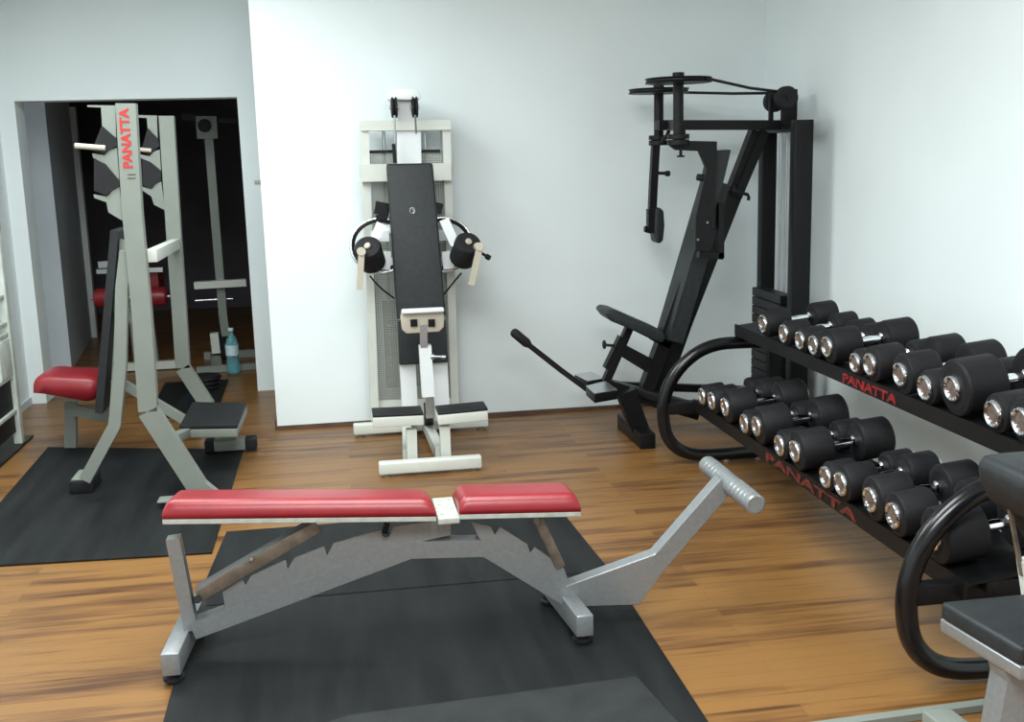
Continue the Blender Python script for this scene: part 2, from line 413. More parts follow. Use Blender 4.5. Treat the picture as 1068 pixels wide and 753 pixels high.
# ------------------------------------------------------------------ press rack with red seat (left)
def press_rack():
    Yn, Yf, Ym = 5.30, 6.70, 6.10
    t = thing('press_rack_bench', 'tall grey press rack bench with red seat and red lettering on one upright', 'weight bench', (-.9, 6.1, .01))
    ZF = .012
    def upright(pts, Y, wd):
        return MB().path(P(pts, Y), wd, .06)
    nu = upright([(132, 108), (138.5, 220), (148.5, 326), (155, 428)], Yn, .086).build('upright', GREY, t)
    foot = PY(213, 521, Yn)
    MB().path(P([(155, 428), (206, 507), (222, 532)], Yn), .092, .06).build('rear_leg', GREY, t)
    fu = upright([(174, 121), (182, 250), (187.5, 326), (191, 383)], Yf, .082).build('upright', GREY, t)
    MB().path(P([(191, 383), (217, 423)], Yf), .082, .06).build('rear_leg', GREY, t)
    fz = PY(217, 425, Yf)
    MB().rng(fz.x-.05, fz.x+.05, Yf-.1, Yf+.06, ZF, max(.06, fz.z)).build('foot_block', CREAM, t)
    gl = lettering('PANATTA', PY(138.6, 175, Yn-.031), (.012, 0, 1), (-1, 0, .012), .042, (PY(126, 113, Yn)-PY(136, 175, Yn)).z, REDINK, nu, bold=.03)
    m = MB()
    for yy in (182, 186): a = PY(133, yy, Yn-.031); m.rng(a.x, a.x+.035, a.y-.001, a.y+.001, a.z-.002, a.z+.002, 0)
    m.build('small_mark', DARKINK, nu)
    def saw(name, polys, Y, mat, th):
        b = MB()
        for q in polys: b.prism(P(q, Y-th/2), (0, th, 0))
        return b.build(name, mat, t)
    A = [(91, 109.6), (120.5, 110), (121, 144), (106.5, 131.5), (105.3, 112), (91, 111.5)]
    B = [(96, 160), (109, 162), (113, 157), (122, 154), (124.5, 188), (110, 171), (97, 164.5)]
    Cc = [(97.5, 203), (112, 205), (117, 199), (124.5, 195), (129, 231), (113, 221.5), (111, 211), (98.5, 206.5)]
    gap_poly = [(121.5, 110), (125, 110), (134, 233), (129, 231)]
    D1 = [(106, 131), (121.5, 144.5), (122.5, 152), (113, 157), (109, 161), (96, 157)]
    D2 = [(98, 165), (110, 171.5), (124.5, 188.5), (124.5, 194), (116, 199), (111, 204), (98, 199)]
    saw('hook_plate', [A, B, Cc], Yn, GREY, .03); saw('hook_liner', [D1, D2], Yn, RUBBER, .045); saw('dark_gap_strip', [gap_poly], Yn, BLACK, .02)  # last piece: black strip standing in for the dark gap beside the upright
    A = [(142, 120), (163.6, 120.5), (164.3, 144), (154, 133.5), (153, 123), (142, 122.5)]
    B = [(146, 161), (156, 163), (160, 158), (166.5, 156), (168, 178), (157, 169), (147, 165)]
    Cc = [(148, 195), (158, 197), (162, 192), (168, 189), (172.5, 219.5), (160.5, 213.5), (158, 205), (149, 199)]
    gap_poly = [(164.5, 121), (167, 121), (175.5, 221), (172.5, 219.5)]
    D1 = [(154, 133.5), (164.5, 144.5), (166.5, 152), (160, 157.5), (156, 162), (147, 158)]
    D2 = [(148, 166), (157, 169.5), (168, 178.5), (168, 188), (162, 192), (158, 197), (149, 194)]
    saw('hook_plate', [A, B, Cc], Yf, GREY, .03); saw('hook_liner', [D1, D2], Yf, RUBBER, .045); saw('dark_gap_strip', [gap_poly], Yf, BLACK, .02)  # same black strip for the gap at the far upright
    MB().cyl(PY(78, 152, Yn-.03), PY(110, 154.5, Yn-.03), .012).build('bar_peg', BEIGE, t)
    MB().cyl(PY(146, 156, Yf-.03), PY(158, 157, Yf-.03), .012).build('bar_peg', BEIGE, t)
    # brace between uprights
    a, b = PY(158, 267, Yn+.03), PY(183, 254.5, Yf-.02)
    MB().bar(a, b, .05, .06, (1, 0, 0)).build('cross_brace', CREAM, t)
    # near front leg with kink
    MB().path(P([(132, 262), (127.5, 300), (126, 380), (120, 443), (89, 500)], Yn+.02), .055, .045).build('front_leg', GREY, t)
    f = PZ(88, 512, ZF)
    MB().rng(f.x-.06, f.x+.05, f.y-.04, f.y+.16, ZF, .075).build('foot_block', RUBBER, t)
    MB().rng(f.x-.05, f.x+.04, f.y-.03, f.y+.15, .076, .081, .001).build('foot_cap', GREY, t)
    # rear foot seen past the red bench
    g = PZ(176, 530, ZF)
    MB().rng(g.x, foot.x+.12, g.y, g.y+.09, ZF, .040).build('foot_block', RUBBER, t)
    MB().rng(g.x-.05, foot.x+.10, g.y-.005, g.y+.085, .041, .046, .001).build('foot_cap', GREY, t)
    # backrest
    MB().path(P([(124.5, 239), (108.5, 425)], Ym), .040, .28).build('backrest', VINYLB, t)
    m = MB()
    for s in (-.09, .09): m.path(P([(129.5, 250), (119, 425)], Ym+s), .04, .03)
    m.path([PY(124, 330, Ym), PY(150, 332, Ym)], .05, .04)
    m.build('backrest_frame', GREY, t)
    # seat
    def blob(px, Y0, Y1):
        b = MB(); pts = chaikin(P(px, Y0)+[P(px, Y0)[0]], 2)[:-1]
        n = len(pts); cen = sum(pts, V())/n; vs = []; fs = []
        rows = [(0., .72), (.02, .9), (.045, 1.), (Y1-Y0-.045, 1.), (Y1-Y0-.02, .9), (Y1-Y0, .72)]
        for dy, k in rows:
            for p in pts: q = cen+(p-cen)*V((1, 1, 1)).x; q = V((cen.x+(p.x-cen.x)*(1-(1-k)*.25), Y0+dy, cen.z+(p.z-cen.z)*k)); vs.append(q)
        for r in range(len(rows)-1):
            for i in range(n): fs.append((r*n+i, r*n+(i+1)%n, (r+1)*n+(i+1)%n, (r+1)*n+i))
        fs += [tuple(range(n)), tuple((len(rows)-1)*n+i for i in range(n))]
        return b._take(vs, fs, 0, 1, True)
    blob([(33, 411), (33, 397), (44, 391), (70, 393), (101, 394), (107, 408), (95, 422), (70, 417), (45, 412)], 6.08, 6.40).build('seat', VINYLR, t)
    MB().path(P([(74, 419), (74, 425), (74.5, 466)], 6.42), .062, .058).build('seat_post', GREY, t)
    MB().path(P([(78, 427), (118, 436)], 6.36), .062, .05).build('seat_beam', GREY, t)
    MB().path(P([(118, 394), (196, 440)], Ym), .045, .05).build('base_beam', GREY, t)
    # spotter platform
    z = .27
    q = [PZ(187, 444, z), PZ(247, 443, z), PZ(257, 420, z), PZ(201, 419, z)]
    MB().hexa([p-V((0, 0, .02)) for p in q], q, .003, 2).build('platform_top', RUBBER, t)
    MB().hexa([p-V((0, 0, .065)) for p in q], [p-V((0, 0, .021)) for p in q], .003, 2).build('platform_frame', GREY, t)
    py = (q[0].y+q[2].y)/2
    a = PY(186, 452, Yn+.03)
    MB().bar(PY(180, 458, Yn+.02), (q[0].x+.03, q[0].y+.03, z-.045), .045, .05, (0, 0, 1)).build('platform_bracket', GREY, t)
    fb = PZ(240, 471, ZF)
    cx = PY(239, 456, fb.y+.05).x
    MB().rng(cx-.04, cx+.04, fb.y+.02, fb.y+.08, .06, z-.06).build('platform_post', GREY, t)
    x0, x1 = PY(223, 466, fb.y).x, PY(256, 466, fb.y).x
    MB().rng(x0, x1, fb.y, fb.y+.08, ZF+.004, .075).build('foot_tube', GREY, t)
    for xa, xb in ((x0-.05, x0), (x1, x1+.06)): MB().rng(xa, xb, fb.y-.004, fb.y+.084, ZF, .08, .008).build('end_cap', RUBBER, t)
MINZ[0] = .0115
press_rack()
MINZ[0] = .0005

# ------------------------------------------------------------------ white lateral raise machine
def white_machine():
    t = thing('lateral_raise_machine', 'white weight machine with long black back pad and round arm rollers against the back wall', 'gym machine', (.42, 6.0, 0))
    YT = 6.34
    def r(name, x0, y0, x1, y1, Y, th, mat, parent=t, bevel=.004):
        a, b = PY(x0, y0, Y), PY(x1, y1, Y); xm0 = (PY(x0, y0, Y).x+PY(x0, y1, Y).x)/2; xm1 = (PY(x1, y0, Y).x+PY(x1, y1, Y).x)/2
        return MB().rng(xm0, xm1, Y, Y+th, min(a.z, b.z), max(a.z, b.z), bevel).build(name, mat, parent)
    # tower frame
    for (a, b) in (((379.5, 128), (391, 436)), ((464, 126), (473.5, 428))):
        MB().path(P([a, b], YT+.05), .045, .16).build('tower_upright', CREAM, t)
    MB().path(P([(376, 131.5), (469, 130.5)], YT+.02), .055, .14).build('top_beam', CREAM, t)
    MB().path(P([(375, 180.5), (470, 179)], YT-.06), .095, .06).build('cross_beam', CREAM, t)
    MB().path(P([(421, 127), (423, 400)], YT+.16), .10, .05).build('spine_column', WHITEP, t)
    MB().path(P([(426.3, 136), (427, 174)], YT-.02), .135, .012).build('cover_plate', WHITEP, t)
    # mesh guard
    a, b, c, d = P([(385, 158), (461, 157), (471, 415), (393, 418)], YT+.005)
    MB().hexa([a, b, c, d], [p+V((0, .004, 0)) for p in (a, b, c, d)], 0).build('mesh_guard', PERF, t)
    MB().path(P([(385, 158.5), (409, 158)], YT), .018, .02).path(P([(439, 157.8), (459, 157.5)], YT), .018, .02).build('guard_edge', BLACK, t)
    a, b, c, d = P([(391, 418), (472, 415), (473, 434), (392, 438)], YT)
    MB().hexa([a, b, c, d], [p+V((0, .02, 0)) for p in (a, b, c, d)], 0).build('lower_panel', CREAM, t)
    for x in (400, 443): MB().cyl(PY(x, 137, YT+.06), PY(x+8, 400, YT+.06), .009).build('guide_rod', STEEL, t)
    # weight plates behind the mesh
    a = PY(398, 300, YT+.1); b = PY(462, 300, YT+.1)
    st = MB()
    for k in range(11): st.rng(a.x, b.x, YT+.05, YT+.13, .25+.047*k, .25+.047*k+.042, .003, 1)
    st.build('weight_stack', BLACK, t)
    # head with two pulleys
    q = P([(404, 99), (406, 94), (413, 92.5), (431, 92.5), (437, 95), (439, 102), (438, 104), (405, 104)], YT-.08)
    MB().prism(q, (0, .16, 0), .004, 2).build('pulley_cover', WHITEP, t)
    MB().path(P([(421.5, 102), (421.5, 135)], YT), .075, .05).build('pulley_post', WHITEP, t)
    for x, y in ((411, 112), (432.5, 111.5)):
        p = PY(x, y, YT-.06); pl = MB().lathe((p.x-.017, p.y, p.z), (1, 0, 0), [(0, .048), (.003, .058), (.010, .058), (.017, .048), (.024, .058), (.031, .058), (.034, .048)]).build('pulley', RUBBER, t)
        MB().cyl((p.x-.026, p.y, p.z), (p.x+.026, p.y, p.z), .010).build('axle', STEEL, pl)
    for x0, y0, x1, y1 in ((411.5, 120, 412, 170), (433, 120, 434, 139)): MB().cyl(PY(x0, y0, YT-.10), PY(x1, y1, YT-.06), .006, seg=8).build('cable', STEEL, t)
    MB().path(P([(410.5, 150), (412, 170)], YT-.11), .02, .02).build('cable_end', BLACK, t)
    # main back pad
    q = [PY(403, 171, 6.10), PY(451.5, 170, 6.10), PY(465.5, 330, 5.97), PY(414, 333, 5.97)]
    bp = MB().hexa(q, [p+V((0, .055, 0)) for p in q], .014, 3).build('back_pad', VINYLB, t)
    e = PY(430, 219.5, 6.10-.0375)
    pts = [e+V((.013*math.cos(k*math.pi/12), -.004, .016*math.sin(k*math.pi/12))) for k in range(24)]
    MB().tube(pts, .0028, 6, True).path([e+V((.002, -.004, .012)), e+V((.006, -.004, -.004))], .005, .004).build('pad_emblem', STEEL, bp)
    MB().path([PY(428, 215, 6.2), PY(440, 370, 6.08)], .08, .05).build('pad_support', WHITEP, t)
    for s in (0, 1):
        MB().bar(PY((404, 452)[s], 239, 6.20), PY((410, 447)[s], 239, 6.36), .05, .04, (0, 0, 1)).build('arm_mount', WHITEP, t)
    q = [PY(415.5, 335, 6.05), PY(465, 334, 6.05), PY(467.5, 378, 6.03), PY(416.5, 381, 6.03)]
    MB().hexa(q, [p+V((0, .05, 0)) for p in q], .010, 3).build('lower_pad', VINYLB, t)
    # twin columns down to the base
    for a, b in (((424.5, 372), (428, 440)), ((457.5, 372), (461, 436))):
        MB().path(P([a, b], 6.10), .088, .06).build('column', WHITEP, t)
    # seat carrier
    q = P([(419, 326), (461, 324), (463.5, 329), (463, 341), (458, 346), (424, 348), (419.5, 344), (418, 332)], 5.72)
    s = MB().prism(q, (0, .05, 0), .004, 2).build('seat_carrier', BEIGE, t)
    a = PY(419, 325, 5.71); b = PY(463, 323, 5.71)
    MB().rng(a.x, b.x, 5.69, 5.75, a.z-.012, a.z+.010, .008).build('seat_rim', WHITEP, s)
    for x in (431.5, 450): MB().path(P([(x, 333), (x+.3, 340.5)], 5.715), .036, .012).build('socket', BLACK, s)
    a = PY(441, 345, 5.73)
    MB().path(P([(441.5, 338), (442, 362)], 5.735), .038, .035).build('seat_stem', STEEL, t)
    MB().path(P([(443, 360), (446.5, 413)], 5.75), .064, .06).build('seat_post', WHITEP, t)
    MB().path(P([(447.5, 413), (449, 435)], 5.80), .048, .05).build('seat_post_end', STEEL, t)
    MB().path([PY(447, 425, 5.8), PY(447, 440, 6.1)], .06, .05, (1, 0, 0)).build('base_link', BLACK, t)
    kb = MB().cyl(PY(450, 372, 5.72), PY(462, 372, 5.72), .007).cyl(PY(449, 372, 5.72), PY(453, 372, 5.72), .014).cyl(PY(460, 372.3, 5.72), PY(465, 372.3, 5.72), .010).build('adjuster_pin', STEEL, t)
    # foot rests
    for x0, y0, x1, y1, lx, ly in ((389, 441, 442, 438.5, 0, 0), (457, 438.5, 509, 433.5, 0, 0)):
        YF = 5.47
        a, b = PY(x0, y0, YF), PY(x1, y1, YF); h = .026
        q = [a+V((0, 0, h)), b+V((0, 0, h)), b+V((0, .17, h)), a+V((0, .17, h))]
        fr = MB().hexa([p-V((0, 0, .052)) for p in q], q, .005, 2).build('foot_rest', CREAM, t)
        MB().hexa([p+V((0, 0, .001)) for p in q], [p+V((0, 0, .014)) for p in q], .004, 2).build('tread', RUBBER, fr)
    for (a, b) in (((429, 447), (430, 484)), ((463.5, 444), (465, 481))):
        MB().path(P([a, b], 5.52), .052, .05).build('foot_rest_post', CREAM, t)
    MB().path([V((.30, 5.56, .06)), V((.34, 6.25, .07))], .05, .06, (0, 0, 1)).build('base_rail', CREAM, t)
    MB().path([V((.47, 5.56, .06)), V((.45, 6.25, .07))], .05, .06, (0, 0, 1)).build('base_rail', CREAM, t)
    # foot bars with levelling feet
    def footbar(p0, p1, Y, hh):
        a, b = PY(*p0, Y), PY(*p1, Y); zz = .047
        a.z = zz; b.z = zz
        o = MB().bar(a, b, .06, .062, (0, 1, 0), .008).build('foot_bar', CREAM, t)
        for p in (a+V((.04, 0, 0)), b-V((.04, 0, 0))):
            MB().lathe((p.x, p.y, 0), (0, 0, 1), [(0, .026), (.006, .028), (.010, .012), (.020, .012)]).build('levelling_foot', STEEL, o)
    footbar((395, 486), (502, 481), 5.42, 0)
    footbar((369, 452), (509, 442), 6.27, 0)
    # arms: ring guards, rollers, handles
    for s in (0, 1):
        cx, cyy = ((397, 256), (462, 255))[s]; YR = 6.17
        c = PY(cx, cyy, YR)
        pts = [c+V((.165*math.cos(k*math.pi/24), .03*math.sin(k*math.pi/24), .148*math.sin(k*math.pi/24))) for k in range(48)]
        rg = MB().tube(pts, .008, 8, True).build('ring_guard', CHROME, t)
        pts = [c+V((.150*math.cos(k*math.pi/24), .02, .134*math.sin(k*math.pi/24))) for k in range(48)]
        MB().tube(pts, .009, 8, True).build('ring_band', BLACK, rg)
        disc = ((0, .0), (.006, .0))
        MB().path([c+V((-.075, .03, -.10)), c+V((.075, .03, -.10))], .05, .02).build('inner_plate', WHITEP, t)
        MB().path([c+V((-.05, .03, .05)), c+V((.05, .03, .05))], .06, .02).build('inner_plate', WHITEP, t)
    rol = (((383, 257), -1), ((489, 252.5), 1))
    for (px, py), s in rol:
        c = PY(px, py, 5.93)
        # thick drum: near face high, far face low
        d = V((.16*s, -.72, .62)).normalized()
        a = c - d*.160
        dr_ = MB().lathe(a, d, [(0, .062), (.012, .074), (.145, .074), (.158, .066), (.160, .05)], 32).build('roller', RUBBER, t)
        e = a+d*.160
        MB().cyl(e+V((.004*-s, 0, 0)), e+d*.012, .018).build('hub_cap', BEIGE, dr_)
    for (h0, h1), (m0, m1) in (((((377, 264)), (375, 302)), ((398, 233), (392, 247))), (((500, 259), (491.5, 297)), ((463, 229), (474, 254)))):
        MB().path(P([h0, h1], 5.84), .032, .03).build('grip_handle', BEIGE, t)
        c = PY(h0[0], h0[1], 5.84)
        MB().cyl(c+V((0, -.022, .01)), c+V((0, .10, .0)), .023).build('grip_hub', BEIGE, t)
        MB().path(P([m0, m1], 6.02), .052, .04).build('lever_arm', WHITEP, t)
        MB().bar(PY(*m1, 6.02), PY((m1[0]+(-6 if m1[0] < 430 else 8)), m1[1]+12, 5.98), .04, .04).build('lever_link', WHITEP, t)
    for a, b, c in (((467, 233), (478, 262), 6.05),): MB().path(P([(466, 262), (468, 280)], 6.1), .06, .03).build('lever_plate', WHITEP, t)
    MB().path(P([(402, 262), (401, 281)], 6.1), .06, .03).build('lever_plate', WHITEP, t)
    p = PY(507, 267, 5.9); q = PY(499, 262, 5.93)
    MB().cyl(q, p, .008).cyl(p, p+(p-q).normalized()*.025, .015).build('lock_knob', RUBBER, t)
    for a, b, c in (((386, 288), (396, 300), (411, 311)), ((481, 285), (471, 297), (461, 310))):
        MB().tube(chaikin([PY(*a, 6.02), PY(*b, 6.1), PY(*c, 6.2)], 2), .005, 8).build('cable', BLACK, t)
    MB().path(P([(391, 216), (406, 219)], 6.2), .07, .05).path(P([(392, 227), (404, 226)], 6.2), .03, .05).build('arm_housing', GLOSS, t)
    MB().path(P([(453, 216), (461, 218)], 6.2), .06, .05).build('arm_housing', GLOSS, t)
white_machine()

# ------------------------------------------------------------------ black deltoid machine
def black_machine():
    t = thing('chest_machine', 'tall black seated arm machine with two flat pulley wheels in the corner', 'gym machine', (1.9, 5.88, 0))
    Yn, Yf, Yc = 5.60, 6.22, 5.90
    # tower posts
    XP = PY(835, 200, Yn).x
    def post(x, Y, w):
        return MB().rng(x-w/2, x+w/2, Y-.035, Y+.035, 0, zt, .004).build('tower_post', BLACK, t)
    zt = PY(835, 125, Yn).z
    post(XP, Yn, .10)
    xf = PY(800, 200, Yf).x
    post(xf, Yf, .085)
    MB().path([V((XP, Yn, zt-.03)), V((xf, Yf, zt-.03))], .06, .06, (0, 0, 1)).build('tower_head', BLACK, t)
    for k, x in enumerate((812, 818, 823)): MB().cyl(V((PY(x, 300, 5.95).x, 5.95, .1)), V((PY(x, 300, 5.95).x, 5.95, zt-.03)), (.007, .006, .007)[k], seg=12).build('guide_rod', STEEL, t)
    st = MB()
    for k in range(14): st.rng(XP-.06, XP+.02, Yn+.10, Yf-.10, .06+.052*k, .06+.052*k+.048, .003, 1)
    st.build('weight_stack', BLACK, t)
    # top beam
    MB().path([PY(686, 130.5, Yc), PY(838, 130.5, Yc)], .052, .06).build('top_beam', BLACK, t)
    MB().bar(PY(838, 131, Yc), (XP, Yn, zt-.03), .05, .05, (0, 0, 1)).bar(PY(838, 131, Yc), (xf, Yf, zt-.03), .05, .05, (0, 0, 1)).build('top_tie', BLACK, t)
    # end pulleys of the tower
    for (px, py, Y, R) in ((820, 102, 5.80, .062), (807, 106, 6.0, .058)):
        c = PY(px, py, Y)
        pl = MB().lathe((c.x, c.y-.02, c.z), (0, 1, 0), [(0, R-.012), (.004, R), (.012, R), (.020, R-.014), (.028, R), (.036, R), (.04, R-.012)], 32).build('pulley', RUBBER, t)
        MB().cyl((c.x, c.y-.024, c.z), (c.x, c.y-.018, c.z), .012).build('axle', BLACK, pl)
    c = PY(820, 102, 5.84)
    MB().rng(c.x-.02, c.x+.062, 5.83, 5.87, zt-.02, c.z+.045).build('pulley_bracket', BLACK, t)
    MB().rng(c.x-.07, c.x-.045, 5.90, 5.92, zt-.02, c.z).build('pulley_bracket', BLACK, t)
    # shafts, wheels and collars
    for (sx, yt, yb, Y, wx, wy, R) in ((683.5, 96, 145, 6.18, 687, 95, .172), (706, 80, 144, 5.60, 707.5, 84, .172)):
        c = PY(wx, wy, Y); b = PY(sx, yb, Y)
        wz = c.z
        wl = MB().lathe((c.x, Y, wz-.013), (0, 0, 1), [(0, R-.004), (.004, R), (.009, R-.008), (.017, R-.008), (.022, R), (.026, R-.004)], 48).build('pulley_wheel', BLACK, t)
        MB().cyl((c.x, Y, wz-.02), (c.x, Y, wz+.04), .030).build('wheel_hub', BLACK, wl)
        MB().cyl((c.x, Y, b.z), (c.x, Y, wz-.013), .027).build('shaft', BLACK, t)
        MB().cyl((c.x, Y, b.z-.005), (c.x, Y, b.z+.020), .057).cyl((c.x, Y, b.z-.036), (c.x, Y, b.z-.008), .057).cyl((c.x, Y, b.z-.01), (c.x, Y, b.z-.003), .03).build('collar', BLACK, t)
        MB().bar((c.x, Y, PY(sx, 131, Y).z if Y < 5.9 else PY(sx, 131, Y).z), PY(700, 131, Yc), .05, .05, (0, 0, 1)).build('shaft_arm', BLACK, t)
        tgt = PY(816, 96, 5.85) if Y < 5.9 else PY(808, 97, 6.0)
        MB().tube([V((c.x+R*.6, Y-(R*.8 if Y < 5.9 else -R*.8), wz)), (V((c.x+R*.6, Y, wz))+tgt)/2+V((.05, 0, -.01)), tgt], .008, 8).build('cable', RUBBER, t)
        if Y < 5.9: nb, nx = b, c.x
        else: fb_, fx = b, c.x
    MB().tube(chaikin([PY(699, 132, 5.9), PY(696, 141, 5.95), PY(690, 148, 6.0)], 2), .010, 8).tube(chaikin([PY(712, 132, 5.8), PY(714, 142, 5.75), PY(712, 150, 5.7)], 2), .010, 8).build('cable_hook', RUBBER, t)
    MB().cyl(PY(710, 150, 5.6), PY(710, 163, 5.6), .008).cyl(PY(710, 162, 5.6), PY(710, 164, 5.6), .02).build('stop_pin', BLACK, t)
    # far arm hanging down with its pad
    Y = 6.18
    MB().path(P([(684, 146), (681.5, 190), (680, 222)], Y), .042, .045).build('far_arm', BLACK, t)
    MB().cyl(PY(684, 180.5, Y), PY(697, 180.8, Y), .009).cyl(PY(694, 181, Y), PY(698.5, 181, Y), .016).build('adjuster_pin', RUBBER, t)
    MB().path(P([(680, 218), (680, 243)], Y-.03), .055, .05).cyl(PY(672, 239, Y-.03), PY(680, 239, Y-.03), .018).build('pad_bracket', BLACK, t)
    q = P([(684, 218), (688, 216), (692.5, 220), (693.5, 235), (692, 251), (688, 254.5), (684.5, 252), (683, 240)], Y-.07)
    MB().prism(q, (0, .12, 0), .012, 3).build('arm_pad', VINYLB, t)
    # near arm: plate, drop bracket, pad
    Y = 5.60
    q = P([(699, 152), (703, 146.5), (748, 147.5), (748, 158), (746, 205), (741, 262), (725, 262), (726, 225), (737, 176), (729, 157.5), (705, 156.5)], Y)
    MB().prism(q, (0, .03, 0), .002, 1).build('near_arm', BLACK, t)
    q = P([(744, 157), (763, 156), (757, 182), (748, 216), (746, 240), (728, 240), (730, 215)], Y+.04)
    MB().prism(q, (0, .10, 0), .01, 3).build('arm_pad', VINYLB, t)
    for p in ((738, 232), (728, 250)): MB().cyl(PY(*p, Y-.006), PY(*p, Y), .007, seg=12).build('bolt', WORN, t)
    MB().path(P([(751, 212), (751, 269)], Y+.05), .03, .05).path(P([(728, 265), (753, 267)], Y+.05), .035, .05).build('pad_bracket', BLACK, t)
    MB().cyl(PY(727, 184.5, Y+.02), PY(735, 186, Y+.02), .018).build('lock_knob', RUBBER, t)
    # backrest and leaning columns
    MB().path(P([(746, 190), (698, 353)], Yc), .09, .24).build('backrest', VINYLB, t)
    MB().path(P([(742, 215), (694, 350), (672, 411)], Yc), .075, .08).build('backrest_post', BLACK, t)
    MB().path(P([(790, 137), (756, 225), (712, 338), (686, 412)], Yc+.05), .085, .07).build('main_column', BLACK, t)
    MB().path(P([(797, 137), (768, 205)], Yc+.02), .05, .05).build('column_stiffener', BLACK, t)
    MB().tube(P([(748, 195), (765, 199), (780, 203), (781, 206), (780.5, 209)], 5.80), .009, 8).cyl(PY(762, 198, 5.8), PY(766, 199, 5.8), .022).build('adjuster_rod', RUBBER, t)
    # seat
    q = [(x+9, y+6) for x, y in [(622, 321), (626, 317), (634, 318), (682, 339), (686, 346), (682, 352), (674, 350), (650, 338), (628, 329)]]
    MB().prism(P(q, Yc-.12), (0, .24, 0), .014, 3).build('seat', VINYLB, t)
    MB().path(P([(680, 352), (702, 362)], Yc), .03, .08).build('seat_bracket', BLACK, t)
    MB().path(P([(656, 342), (630, 402)], Yc), .042, .05).build('seat_post', BLACK, t)
    MB().path(P([(650, 352), (634, 385)], Yc), .055, .06).build('seat_sleeve', BLACK, t)
    MB().prism(P([(651, 359), (685, 377), (687, 392), (682, 393), (648, 372)], Yc-.02), (0, .04, 0), .002, 1).build('gusset_plate', BLACK, t)
    MB().cyl(PY(629, 359.5, Yc), PY(645, 361, Yc), .008).lathe(PY(628.5, 359.5, Yc), (1, 0, 0), [(0, .012), (.004, .024), (.014, .024), (.02, .012)]).build('lock_knob', RUBBER, t)
    # base
    zb = .30
    MB().path(P([(634, 402), (690, 420), (728, 431)], 5.85), .07, .06).build('base_beam', BLACK, t)
    e0 = PY(690, 420, 5.85)
    MB().bar(PY(634, 400, 5.9), V((XP-.2, Yn+.05, .08)), .05, .06, (0, 0, 1)).build('base_beam', BLACK, t)
    MB().bar(PY(640, 402, 5.95), V((xf-.1, Yf-.02, .15)), .045, .045, (0, 0, 1)).build('base_beam', BLACK, t)
    MB().rng(xf-.25, XP+.02, Yf-.05, Yf+.03, .0, .07).build('tower_foot', BLACK, t)
    MB().rng(XP-.25, XP+.06, Yn-.04, Yn+.04, .0, .07).build('tower_foot', BLACK, t)
    f0, f1 = PZ(668, 469), PZ(648, 447)
    MB().path(P([(652, 408), (670, 457)], 5.78), .100, .08).build('front_column', BLACK, t)
    MB().rng(f0.x, f0.x+.085, f0.y, f0.y+.50, 0, .085, .005).build('foot_tube', BLACK, t)
    # foot plates
    z = .33
    for (q, hh) in (([(599, 391), (617, 388), (631, 395), (613, 398)], .035), ([(611, 403), (632, 398), (644, 407), (620, 411)], .05)):
        yy = 5.82
        c = [PZ(x, y, z) for x, y in q]
        pt = MB().hexa([p-V((0, 0, hh)) for p in c], c, .004, 2).build('foot_plate', BLACK, t)
        MB().hexa([p+V((0, 0, .0005)) for p in c], [p+V((0, 0, .004)) for p in c], .001, 1).build('tread', STEEL, pt)
    MB().path([PZ(606, 396, z-.03), PZ(634, 406, z-.03)], .05, .04, (0, 0, 1)).build('foot_plate_beam', BLACK, t)
    # hand lever with rubber grip
    g = PY(548, 357, 5.9)
    MB().path([g, PY(585, 386, 5.88), PY(615, 408, 5.85), PY(622, 408, 5.85)], .030, .03).build('lever', BLACK, t)
    a, b = PY(534, 345, 5.9), PY(552, 360, 5.9); d = b-a
    MB().lathe(a, d, [(0, .012), (.006, .022), (.02, .026), (d.length-.02, .026), (d.length, .018)]).build('lever_grip', RUBBER, t)
black_machine()

